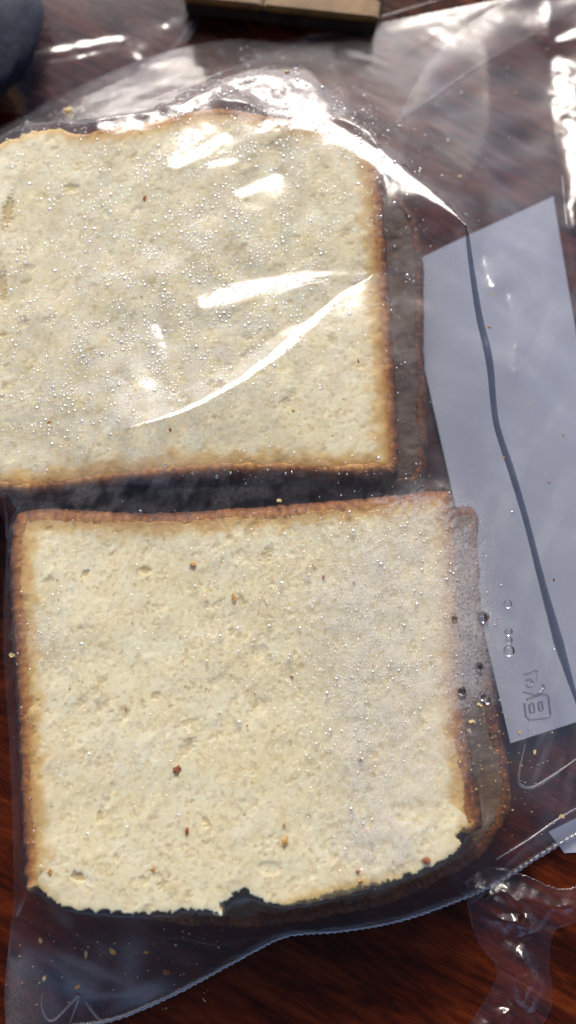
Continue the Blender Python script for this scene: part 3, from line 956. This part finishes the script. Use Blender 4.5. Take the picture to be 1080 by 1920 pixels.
# --- strips lying on the film: creases, folds, seam
def strip(name, px, half, mat, parent, rise=0.0004, lift=0.0002, closed=False, prof=5, hit=None, wob=0.0, seed=1, step=6):
    """a raised pleat that follows the film; px in photo pixels, half width in metres (number or list)"""
    hit = hit or bag.hit
    Pp = resample(catmull(px, False, 8), step, False)
    W = np.array([hit(p[0], p[1], lift) for p in Pp])
    n = len(W)
    T = np.gradient(W, axis=0); T /= np.linalg.norm(T, axis=1)[:, None] + 1e-12
    Nn = np.c_[-T[:, 1], T[:, 0], np.zeros(n)]
    Nn /= np.linalg.norm(Nn, axis=1)[:, None] + 1e-12
    hw = np.interp(np.linspace(0, 1, n), np.linspace(0, 1, len(half)), half) if isinstance(half, (list, tuple)) else np.full(n, half)
    rr = np.random.default_rng(seed)
    vs = []
    for j in range(prof):
        a = -1 + 2 * j / (prof - 1)
        zoff = rise * (1 - a * a) * hw / (hw.max() + 1e-9)
        vs.append(W + Nn * (a * hw)[:, None] + np.c_[np.zeros((n, 2)), zoff + wob * rr.standard_normal(n)])
    V = np.stack(vs, 1).reshape(-1, 3)
    return mesh(name, V, grid_faces(n, prof), mat, parent)


strip("side_fold", [(874, 425), (884, 500), (898, 590), (918, 680), (930, 790), (958, 880), (985, 970), (1008, 1060), (1024, 1120), (1052, 1220), (1082, 1315), (1120, 1420)],
      [0.0005, 0.0008, 0.0010, 0.0008, 0.0009, 0.0008, 0.0009, 0.0013, 0.0005, 0.0011], FILM_DARK_FOLD, bag_root, 0.0008, wob=0.00006)
CREASES = [
    ([(80, 1862), (78, 1885), (86, 1908), (98, 1914), (120, 1895), (148, 1866), (143, 1885), (128, 1925)], 0.00035, 0.0006),
    ([(160, 1878), (180, 1905), (195, 1914)], 0.0004, 0.0006),
    ([(48, 1676), (40, 1695), (30, 1718)], 0.0007, 0.0004),
    ([(293, 1756), (350, 1762), (410, 1772), (470, 1762), (520, 1752)], 0.0003, 0.0004),
    ([(985, 1395), (972, 1455), (978, 1474), (1000, 1476), (1040, 1452), (1085, 1420)], 0.0004, 0.0005),
    ([(1024, 1180), (1012, 1240), (998, 1300), (988, 1395)], 0.00025, 0.0004),
    ([(1010, 1258), (1006, 1278)], 0.00025, 0.0005),
    ([(1085, 1512), (1040, 1540), (990, 1575), (930, 1612)], 0.0004, 0.0005),
    ([(740, 235), (800, 190), (880, 135), (960, 85), (1024, 48)], 0.0005, 0.0003),
    ([(742, 232), (775, 170), (810, 105), (850, 62), (930, 20), (960, -10)], 0.0005, 0.0003),
    ([(560, 70), (640, 55), (760, 20), (850, -10)], 0.0005, 0.0003),
    ([(30, 240), (140, 238), (240, 205), (340, 168), (460, 120), (560, 82), (700, 35), (850, -8)], 0.0006, 0.0003),
    ([(1054, 330), (1064, 440), (1072, 520), (1082, 600)], 0.0009, 0.0006),
    ([(110, 0 + 195), (90, 205), (60, 215), (20, 232)], 0.0003, 0.0003),
    ([(8, 940), (12, 970), (13, 1010)], 0.0004, 0.0004),
]
for k, (px, hw, rise) in enumerate(CREASES):
    strip("crease", px, [hw * 0.35, hw, hw, hw * 0.35], FILM_CREASE_GLINT if k in (0, 1, 2, 4, 6, 7, 14) else FILM_FOLD, bag_root, rise, seed=k)


# doubled film: flaps lying on the top film
def flap(px, parent, mat, lift=0.0005, n=26):
    """a flap of doubled film bounded by a pixel polygon; two rails of equal point count"""
    a, b_ = px
    A = resample(np.array(a, float), 1, False); B = resample(np.array(b_, float), 1, False)
    t = np.linspace(0, 1, n)
    A = np.stack([np.interp(t, np.linspace(0, 1, len(A)), A[:, k]) for k in range(2)], 1)
    B = np.stack([np.interp(t, np.linspace(0, 1, len(B)), B[:, k]) for k in range(2)], 1)
    V = []
    for j in range(9):
        q = A + (B - A) * (j / 8)
        V.append([bag.hit(p[0], p[1], lift + 0.0004 * math.sin(j / 8 * math.pi)) for p in q])
    V = np.array(V).reshape(-1, 3)
    return mesh("film_flap", V, grid_faces(9, n), mat, parent)


flap(([(742, 234), (880, 137), (1024, 50), (1100, 5)], [(742, 230), (775, 168), (812, 104), (860, 58), (960, -10), (1010, -40)]), bag_root, FILM_FOLD)
flap(([(880, 1700), (960, 1640), (1090, 1560)], [(880, 1690), (980, 1590), (1090, 1495)]), bag_root, FILM_FOLD)

# serrated mouth
Pm = resample(bag.B, 0.0004, False)
Tm = np.gradient(Pm, axis=0); Tm /= np.linalg.norm(Tm, axis=1)[:, None]
Nm = np.c_[Tm[:, 1], -Tm[:, 0]]
if (Nm @ np.array([0, -1])).sum() < 0:
    Nm = -Nm
sarc = np.arange(len(Pm)) * 0.0004
sarc = sarc + 0.0003 * np.interp(sarc, np.linspace(0, sarc[-1], 60), rng.standard_normal(60))
wear = np.interp(sarc, np.linspace(0, sarc[-1], 90), rng.random(90))
tooth = np.abs(((sarc / 0.0017) % 1) - 0.5) * 2
rows = []
for j, a in enumerate((-1.0, -0.55, -0.1, 0.35, 0.8)):
    off = a * 0.00055 + (0.00035 * tooth if j == 4 else 0) + (0.0002 * tooth if j == 3 else 0)
    zz = 0.0011 + 0.0009 * (1 - a * a) * (0.25 + 0.75 * tooth) + 0.0001 * np.sin(sarc * 900)
    zz = zz + 0.0005 * wear * (1 - a * a)
    rows.append(np.c_[Pm + Nm * (off + np.zeros(len(Pm)))[:, None], zz])
V = np.stack(rows, 1).reshape(-1, 3)
mesh("serrated_edge", V, grid_faces(len(Pm), 5), FILM_SEAM, bag_root)

# embossed recycling mark
MARK = [
    [(984, 1312), (1020, 1300), (1028, 1306), (1032, 1340), (1026, 1346), (992, 1350), (986, 1344), (983, 1318), (986, 1312)],
    [(992, 1320), (1000, 1318), (1002, 1335), (994, 1337), (992, 1321)],
    [(1009, 1316), (1016, 1315), (1018, 1331), (1011, 1333), (1009, 1317)],
    [(980, 1297), (992, 1300), (1000, 1303), (1012, 1299), (1021, 1288), (1016, 1283)],
    [(984, 1276), (994, 1273), (1000, 1280), (994, 1288), (985, 1285)],
    [(980, 1265), (992, 1262), (1000, 1256), (1010, 1260)],
]
vs, fs = [], []
for px in MARK:
    Pp = resample(np.array(px, float), 2.5, False)
    W = np.array([bag.hit(p[0], p[1], 0.0002) for p in Pp])
    T = np.gradient(W, axis=0); T /= np.linalg.norm(T, axis=1)[:, None]
    Nn = np.c_[-T[:, 1], T[:, 0], np.zeros(len(W))]
    base = sum(len(v) for v in vs)
    V = np.stack([W + Nn * a * 0.00028 + np.array([0, 0, 0.0003 * (1 - a * a)]) for a in (-1, -0.5, 0, 0.5, 1)], 1).reshape(-1, 3)
    vs.append(V)
    fs.append(grid_faces(len(W), 5, None, base))
mesh("embossed_mark", np.vstack(vs), np.vstack(fs), film_material("embossed_film", tint=(0.48, 0.50, 0.56), haze=0.05, use_fog_sheen=False, rough=0.12, gain=2.0), bag_root)


# ------------------------------------------------------------------ paper inside the bag
def quad_sheet(name, c, zf, n, mat, parent=None, th=0.00015):
    """sheet with thickness between four pixel corners (tl, tr, br, bl)"""
    tl, tr, br, bl = [at(p[0], p[1], 0.0012)[:2] for p in c]
    u = np.linspace(0, 1, n)
    U, W = np.meshgrid(u, u)
    P = (1 - W)[..., None] * ((1 - U)[..., None] * tl + U[..., None] * tr) + W[..., None] * ((1 - U)[..., None] * bl + U[..., None] * br)
    Z = zf(U, W)
    V1 = np.c_[P.reshape(-1, 2), Z.ravel()]
    V2 = V1 - np.array([0, 0, th])
    f = grid_faces(n, n)
    i = np.arange(n * n).reshape(n, n)
    loop = np.r_[i[0, :-1], i[:-1, -1], i[-1, :0:-1], i[:0:-1, 0]]
    side = np.stack([loop, np.roll(loop, -1), np.roll(loop, -1) + n * n, loop + n * n], 1)
    return mesh(name, np.vstack([V1, V2]), np.vstack([f[:, ::-1], f + n * n, side]), mat, parent, False)


paper = quad_sheet("paper_sheet", [(752, 505), (1037, 369), (1192, 1318), (955, 1394)], lambda U, W: 0.0022 + 0.0008 * np.sin(U * 5 + W) * np.sin(W * 6 + 1), 24, PAPER)
tag(paper, "blank pale grey paper sheet inside the bag, right of the bread slices", "paper")
strip_l = quad_sheet("paper_sheet", [(1030, 1560), (1150, 1500), (1200, 1592), (1060, 1600)], lambda U, W: 0.0003 + 0.0002 * U, 10, PAPER)
tag(strip_l, "grey paper corner poking out beneath the serrated bag mouth at the right", "paper")

# ------------------------------------------------------------------ condensation
def gxy(U, V):
    return U, V


def ico(sub):
    import bmesh
    bm = bmesh.new()
    bmesh.ops.create_icosphere(bm, subdivisions=sub, radius=1)
    v = np.array([q.co[:] for q in bm.verts]); f = np.array([[q.index for q in p.verts] for p in bm.faces])
    bm.free()
    return v, f


# dome (half ball) for beads
ang = np.linspace(0, 2 * math.pi, 8, endpoint=False)  # eight-sided beads
dome = [(0, 0, 1)]
for ph in (0.75, 0.36, 0.0):
    rr_ = math.sqrt(1 - ph * ph)
    dome += [(math.cos(a) * rr_, math.sin(a) * rr_, ph) for a in ang]
dome = np.array(dome)
df_ = [(0, 1 + i, 1 + (i + 1) % 8, 0) for i in range(8)]
tri_top = np.array([(0, 1 + i, 1 + (i + 1) % 8) for i in range(8)])
quads = []
for r_ in range(2):
    b0, b1 = 1 + 8 * r_, 1 + 8 * (r_ + 1)
    for i in range(8):
        quads += [(b0 + i, b1 + i, b1 + (i + 1) % 8), (b0 + i, b1 + (i + 1) % 8, b0 + (i + 1) % 8)]
dome_f = np.vstack([tri_top, np.array(quads)])


def density(U, V):
    n1 = dens_noise
    D = 1.0 * blob(U, V, 300, 620, 260, 130, -25) + 0.7 * blob(U, V, 120, 740, 160, 60, -20) + 0.9 * blob(U, V, 560, 230, 110, 60, 20)
    D += 0.5 * blob(U, V, 430, 420, 200, 150) + 0.35 * blob(U, V, 250, 400, 250, 170) + 0.6 * blob(U, V, 470, 250, 90, 60) + 0.5 * blob(U, V, 430, 170, 130, 18, -20)
    D *= sstep(n1, -0.3, 1.3) + 0.06
    D += 0.35 * blob(U, V, 700, 1020, 130, 80) + 0.5 * blob(U, V, 690, 1260, 110, 160) + 0.45 * blob(U, V, 90, 1190, 45, 45) + 0.25 * blob(U, V, 560, 1120, 200, 150)
    D += 0.35 * blob(U, V, 650, 1480, 60, 120) + 0.05 * blob(U, V, 350, 1250, 350, 350) 
    D += 0.2 * blob(U, V, 880, 1180, 40, 150)
    D *= 1 - 0.93 * ((V > 893) & (V < 955) & (U < 760))
    return D


dens_noise = fnoise(bag.ny, bag.nx, bag.d, 0.012, 71, 3)
D = density(bag.U, bag.V) * (~bag.fix)
vis = (bag.U > -20) & (bag.U < 1100) & (bag.V > -20) & (bag.V < 1940)
D = D * vis
NB = 30000
pick = rng.choice(D.size, NB, p=(D / D.sum()).ravel())
bx = bag.X.ravel()[pick] + (rng.random(NB) - 0.5) * bag.d
by = bag.Y.ravel()[pick] + (rng.random(NB) - 0.5) * bag.d
bV = bag.V.ravel()[pick]
br_ = np.where(bV < 900, 0.00014, 0.00009) * np.exp(0.58 * rng.standard_normal(NB))
br_ = np.clip(br_, 0.00006, 0.0006)
# thin out overlapping beads
cell = {}
okb = np.zeros(NB, bool)
order = np.argsort(-br_)
cs = 0.0012
for i in order:
    cx, cy = int(bx[i] // cs), int(by[i] // cs)
    good = True
    for ax in (-1, 0, 1):
        for ay in (-1, 0, 1):
            for j in cell.get((cx + ax, cy + ay), ()):
                if (bx[i] - bx[j]) ** 2 + (by[i] - by[j]) ** 2 < (br_[i] + br_[j]) ** 2 * 1.05:
                    good = False
                    break
            if not good: break
        if not good: break
    if good:
        okb[i] = True
        cell.setdefault((cx, cy), []).append(i)
bx, by, br_ = bx[okb], by[okb], br_[okb]
n = len(bx)
gY, gX = np.gradient(bag.h, bag.d)
sx = bilinear(gX, (bx - bag.x0) / bag.d, (by - bag.y0) / bag.d); sy = bilinear(gY, (bx - bag.x0) / bag.d, (by - bag.y0) / bag.d)
bz = bag.z(bx, by)
lv = dome[None] * br_[:, None, None] * np.array([1, 1, 0.75]) * (1 + 0.25 * (rng.random((n, 1, 3)) - 0.5))
zz = bz[:, None] + lv[..., 2] + 0.00005 + sx[:, None] * lv[..., 0] + sy[:, None] * lv[..., 1]
V = np.stack([bx[:, None] + lv[..., 0], by[:, None] + lv[..., 1], zz], -1).reshape(-1, 3)
F = (dome_f[None] + (np.arange(n) * len(dome))[:, None, None]).reshape(-1, 3)
o = mesh("condensation", V, F, WATER, None, True)
tag(o, "countless tiny beads of condensation on the film over the bread", "condensation", None, 'stuff')

# larger drops one can pick out on the right
iv, if_ = ico(3)
DROPS = [(906, 1158, 8, "largest round water drop on the film right of the lower slice"),
         (952, 1133, 6, "topmost water drop of the column over the white paper"),
         (953, 1185, 6, "upper drop of the trio of water drops over the white paper"),
         (954, 1201, 5, "middle drop of the trio of water drops over the white paper"),
         (954, 1221, 8, "bottom drop of the trio of water drops over the white paper"),
         (898, 1250, 6, "lone water drop beside the foggy right crust of the lower slice"),
         (904, 1306, 6, "left drop of the pair at the top corner of the shaded under slice"),
         (914, 1312, 6, "right drop of the pair at the top corner of the shaded under slice"),
         (852, 1160, 4, "small water drop on the fogged right edge of the lower slice"),
         (866, 1297, 6, "water drop on the brown crust just below the fogged patch")]
for px, py, r_, lab in DROPS:
    c = bag.hit(px, py, 0.0)
    rad = r_ * 0.00018
    V = iv * np.array([rad, rad, rad * 0.75]) + c + np.array([0, 0, rad * 0.35])
    tag(mesh("water_drop", V, if_, DROP), lab, "water drop", "large water drops on the bag")


# ------------------------------------------------------------------ crumbs
def crumb_mesh(seed, lumps=3):
    r = np.random.default_rng(seed)
    v, f = ico(2)
    out_v, out_f = [], []
    q = v.copy()
    for _ in range(3):
        dr = r.standard_normal(3); dr /= np.linalg.norm(dr)
        q *= (1 + 0.5 * np.clip(v @ dr, 0, 1) ** 3)[:, None]
    q *= (1 + 0.26 * r.standard_normal(len(v)))[:, None]
    q *= np.array([1.0, 0.65, 0.5])
    return q, f


def on_lower(x, y):
    return bool(inside(np.array([x]), np.array([y]), out_l[::4])[0])


def put_crumb(px, py, size, ang, mat, label, seed, group=None, lift=0.0002):
    c = bag.hit(px, py, lift)
    if on_lower(c[0], c[1]):
        c = at(px, py, Z2 + 0.0003)
    q, f = crumb_mesh(seed)
    ca, sa = math.cos(R(-ang)), math.sin(R(-ang))
    s_ = size * 0.000066
    q = q * s_
    V = np.c_[q[:, 0] * ca - q[:, 1] * sa, q[:, 0] * sa + q[:, 1] * ca, q[:, 2]] + c
    return tag(mesh("crust_crumb", V, f, mat, None, False), label, "crumb", group or "crumbs scattered inside the bag")


CR = [
    (332, 1443, 13, 115, RUST, "largest red brown crust flake, left of centre on the lower slice"),
    (350, 1557, 9, 90, RUST, "upright red brown crumb near the bottom of the lower slice"),
    (801, 1613, 13, 25, RUST, "pointed red brown flake at the lower right corner of the lower slice"),
    (362, 1058, 11, -5, GOLD, "long golden crumb near the top of the lower slice"),
    (439, 1124, 10, 60, GOLD, "three pointed golden crumb below the long golden one"),
    (535, 1577, 11, 100, GOLD, "amber crumb near the bottom edge of the lower slice"),
    (533, 1547, 6, 60, GOLD, "round amber speck just above a larger amber crumb"),
    (606, 1083, 6, 100, RUST, "round brown speck in the upper right part of the lower slice"),
    (664, 1095, 6, 100, RUST, "thin brown speck right of the round one on the lower slice"),
    (590, 1062, 7, 100, PALE, "pale tan crumb above the round brown speck on the lower slice"),
    (547, 1269, 5, 0, RUST, "single brown speck in the middle of the lower slice"),
    (288, 1630, 7, 0, GOLD, "orange crumb above the torn bottom edge of the lower slice"),
    (95, 1633, 8, 70, GOLD, "orange crumb in the bottom left corner of the lower slice"),
    (236, 1329, 5, 90, GOLD, "small orange speck left of centre on the lower slice"),
    (675, 1425, 7, 0, RUST, "brown crumb on the right half of the lower slice"),
    (701, 1452, 6, 60, GOLD, "tan crumb just below a brown crumb on the right half"),
    (820, 1187, 5, 0, GOLD, "orange speck near the fogged right edge of the lower slice"),
    (676, 1652, 8, -20, GOLD, "orange crumb at the bottom right part of the lower slice"),
    (672, 1634, 6, 0, RUST, "brown speck just above the orange crumb at the bottom right"),
    (700, 1248, 5, 60, GOLD, "golden speck in the fogged area of the lower slice"),
    (271, 373, 9, 70, RUST, "brown crumb among the beads on the upper slice"),
    (128, 208, 18, -8, PALE, "large pale crumb on the film above the upper slice"),
    (92, 792, 6, 0, RUST, "brown speck at the lower left of the upper slice"),
    (319, 806, 6, 90, RUST, "upright brown speck below the long glare streak"),
    (549, 770, 5, 0, GOLD, "orange speck right of the long glare streak on the upper slice"),
    (672, 678, 5, 80, RUST, "brown speck near the right crust of the upper slice"),
    (524, 939, 9, -10, PALE, "pale crumb in the dark gap between the two stacks"),
    (885, 1354, 10, 0, PALE, "star shaped pale crumb beside the lower right crust"),
    (880, 1371, 8, 60, PALE, "hooked pale crumb just below the star shaped one"),
    (898, 1322, 8, 30, PALE, "whitish crumb at the top of the shaded under slice"),
    (540, 135, 8, 0, GOLD, "brown crumb on the film just above the glare at the top"),
    (860, 332, 7, -40, PALE, "elongated pale crumb over the dark table at the top right"),
    (974, 1374, 6, 90, GOLD, "amber crumb at the bottom edge of the white paper"),
    (1002, 1412, 8, 110, PALE, "pale crumb below the bottom edge of the white paper"),
    (1053, 1531, 9, 50, PALE, "pale crumb near the serrated edge at the right"),
    (918, 613, 5, 0, RUST, "brown speck on the dark fold over the white paper"),
    (947, 857, 4, 0, GOLD, "amber speck lower on the dark fold over the white paper"),
    (1030, 905, 5, 0, RUST, "brown speck at the right middle of the white paper"),
    (921, 551, 5, 90, GOLD, "amber speck under the small glint over the white paper"),
    (1057, 816, 4, 90, RUST, "dark speck near the right edge of the white paper"),
    (1039, 1086, 5, 90, RUST, "dark crumb right of the dark fold on the white paper"),
    (161, 1790, 9, 95, PALE, "tan crumb in the bottom left corner of the bag"),
    (213, 1785, 9, 30, GOLD, "golden crumb in a row of crumbs in the lower left bag corner"),
    (313, 1823, 11, 40, RUST, "reddish crumb cluster near the serrated edge at bottom left"),
    (273, 1786, 6, 0, GOLD, "amber crumb beside the round foggy patch in the bottom left"),
    (76, 1763, 7, 40, PALE, "tan crumb near the left edge of the bag bottom"),
    (83, 1835, 8, 90, PALE, "tan crumb close to the bright pleat in the bag corner"),
    (145, 1851, 8, -35, GOLD, "golden crumb just above the bright pleat in the bag corner"),
    (22, 1228, 9, 20, PALE, "white crumb on the left crust of the lower slice"),
]
for k, (px, py, s_, a_, m_, lab) in enumerate(CR):
    put_crumb(px, py, s_, a_, m_, lab, 500 + k)

# dust-sized crumbs nobody could count
for mat, cnt, sd, what in ((PALE, 260, 1, "pale crumb dust sprinkled under the film on the right and in the bag corners"),
                           (RUST, 110, 2, "brown crumb dust sprinkled over the bread slices")):
    r = np.random.default_rng(600 + sd)
    vs, fs = [], []
    bv, bf = ico(1)
    base = 0
    for k in range(cnt):
        if sd == 1:
            if r.random() < 0.55:
                px, py = r.normal(935, 45), r.normal(1400, 90)
            elif r.random() < 0.5:
                px, py = r.uniform(640, 1060), r.uniform(60, 1100)
            else:
                px, py = r.uniform(30, 420), r.uniform(1740, 1900)
        else:
            px, py = (r.uniform(40, 860), r.uniform(980, 1660)) if r.random() < 0.7 else (r.uniform(10, 720), r.uniform(280, 880))
        c = bag.hit(px, py, 0.0001)
        if sd == 2 and on_lower(c[0], c[1]):
            c = at(px, py, Z2 + 0.0001)
        q = bv * (1 + 0.3 * r.standard_normal((len(bv), 1))) * r.uniform(0.00009, 0.00024) * np.array([1, r.uniform(0.5, 1), 0.6])
        vs.append(q + c); fs.append(bf + base); base += len(bv)
    tag(mesh("crumb_dust", np.vstack(vs), np.vstack(fs), mat, None, False), what, "crumbs", None, 'stuff')

# ------------------------------------------------------------------ second clear bag at the top left, with a dark bundle in it
bag2 = Film([(-420, -330), (-100, -330), (250, -300), (520, -170)], [(520, -170), (405, 0), (330, 105), (268, 172), (215, 215)],
            [(215, 215), (100, 222), (0, 214), (-150, 230), (-420, 260)], [(-420, 260), (-440, 0), (-420, -330)], 0.0009, 0.0008)
cb = at(-58, 30, 0.012)
q2 = ((bag2.X - cb[0]) / 0.022) ** 2 + ((bag2.Y - cb[1]) / 0.026) ** 2
bund = 0.016 * np.sqrt(np.clip(1 - q2, 0, 1))
obst2 = np.maximum(0.0006, bund + 0.0008)


def glare2(U, V):
    M = np.zeros(U.shape)
    for g in ([(62, 96, 6), (110, 88, 14), (180, 78, 12), (248, 68, 6)], [(90, 118, 4), (150, 108, 6), (205, 96, 4)], [(248, 68, 5), (262, 85, 5), (262, 120, 4)], [(310, 50, 6), (325, 40, 8)]):
        M = np.maximum(M, stroke(U, V, g, 0.5))
    return M


bag2.solve(obst2, glare2, lambda s: 0.00015 * fnoise(s.ny, s.nx, s.d, 0.03, 81, 2, (2, R(20))), src=-0.5, low=0.1)
r2 = empty("plastic_bag", (cb[0], cb[1], 0.0002), "second clear plastic bag at the top left with a dark bundle inside", "bag")
bag2.sheet("top_film", 200, 170, FILM_LOOSE, r2)
strip("crease", [(250, 68), (262, 84), (263, 104), (258, 130), (250, 165)], [0.0003, 0.0006, 0.0004], FILM_FOLD, r2, 0.0006, hit=bag2.hit)
strip("crease", [(392, 0), (340, 75), (300, 128), (262, 170)], [0.0006, 0.001, 0.0006], FILM_FOLD, r2, 0.0004, hit=bag2.hit)
keep2 = bag2.h
bag2.h = np.full_like(keep2, 0.0005)
bag2.sheet("bottom_film", 40, 40, FILM_UNDER, r2)
v, f = ico(5)
nrm = np.zeros(len(v))
for k in range(14):
    dr = rng.standard_normal(3); nrm += np.sin(v @ dr * 4 + rng.random() * 6) * 0.035
v = v * (1 + nrm)[:, None] * np.array([0.0205, 0.0245, 0.0075]) + np.array([cb[0], cb[1], 0.0085])
tag(mesh("dark_bundle", v, f, NAVY), "dark navy bundle inside the second bag at the top left corner", "bundle")

# ------------------------------------------------------------------ scrap of crumpled film at the lower right
scrap = Film([(868, 1650), (920, 1625), (985, 1640), (1050, 1665), (1110, 1650)], [(1110, 1650), (1095, 1720), (1040, 1745), (1030, 1810), (1035, 1880), (1000, 1950)],
             [(1000, 1950), (950, 1940), (900, 1945), (870, 1930)], [(870, 1930), (905, 1880), (930, 1820), (900, 1770), (880, 1720), (868, 1650)], 0.0007, 0.0004)
rs = np.random.default_rng(95)
hs = np.zeros(scrap.X.shape)
wq = 0.0016 * fnoise(scrap.ny, scrap.nx, scrap.d, 0.012, 96, 1)
for lam_ in (0.017, 0.012, 0.009, 0.0065, 0.0048, 0.0036):
    th_ = rs.uniform(0, math.pi)
    ph_ = (scrap.X * math.cos(th_) + scrap.Y * math.sin(th_) + wq * rs.uniform(-1, 1)) / lam_ + rs.random()
    hs += 0.22 * lam_ * np.abs(ph_ - np.floor(ph_) - 0.5)
scrap.h = 0.0007 + np.clip(hs, 0, 0.004) * (0.25 + 0.75 * sstep(scrap.edge_d, 0, 0.009)) * (~scrap.fix)
o = scrap.sheet("film_scrap", 130, 150, film_material("crumpled_scrap_film", tint=(0.98, 0.98, 0.985), haze=0.004, use_fog_sheen=False, rough=0.14, gain=1.3, wrinkle=0.2), None)
tag(o, "crumpled scrap of clear film lying on the dark table at the lower right", "film scrap")

# ------------------------------------------------------------------ bamboo board at the top edge
def box(name, c, size, mat, parent, bev=0.0006):
    import bmesh
    bm = bmesh.new()
    bmesh.ops.create_cube(bm, size=1)
    bmesh.ops.scale(bm, vec=size, verts=bm.verts)
    bmesh.ops.bevel(bm, geom=bm.edges[:], offset=bev, segments=2, affect='EDGES')
    bm.verts.ensure_lookup_table()
    v = np.array([q.co[:] for q in bm.verts]); f = [[q.index for q in p.verts] for p in bm.faces]
    bm.free()
    a = R(-7)
    V = np.c_[v[:, 0] * math.cos(a) - v[:, 1] * math.sin(a), v[:, 0] * math.sin(a) + v[:, 1] * math.cos(a), v[:, 2]] + np.array(c)
    return mesh(name, V, f, mat, parent, False)


pb = at(560, 0, 0.008)
board = empty("bamboo_board", (pb[0], pb[1], 0.0), "pale bamboo slat board with scorched dark edges at the top edge of the table", "board")
bx0 = at(715, 0, 0.008)


def along(k, dy):
    a = R(-7)
    return (bx0[0] + k * math.cos(a) - dy * math.sin(a) * 1.0, bx0[1] + k * math.sin(a) + dy * math.cos(a))


for k0, k1, yy in ((-0.034, -0.0003, 0.0032), (-0.058, -0.0346, 0.0032), (-0.034, -0.0003, 0.0104), (-0.058, -0.0346, 0.0104), (-0.034, -0.0003, -0.0040), (-0.058, -0.0346, -0.0040)):
    c = along((k0 + k1) / 2, yy)
    box("slat", (c[0], c[1], 0.0080), (k1 - k0, 0.0066, 0.003), BAMBOO, board)
for yy, w in ((0.001, 0.016),):
    c = along(-0.0292, yy)
    box("backing", (c[0], c[1], 0.0036), (0.057, w, 0.0056), CHAR, board)
print("objects", len(bpy.data.objects))
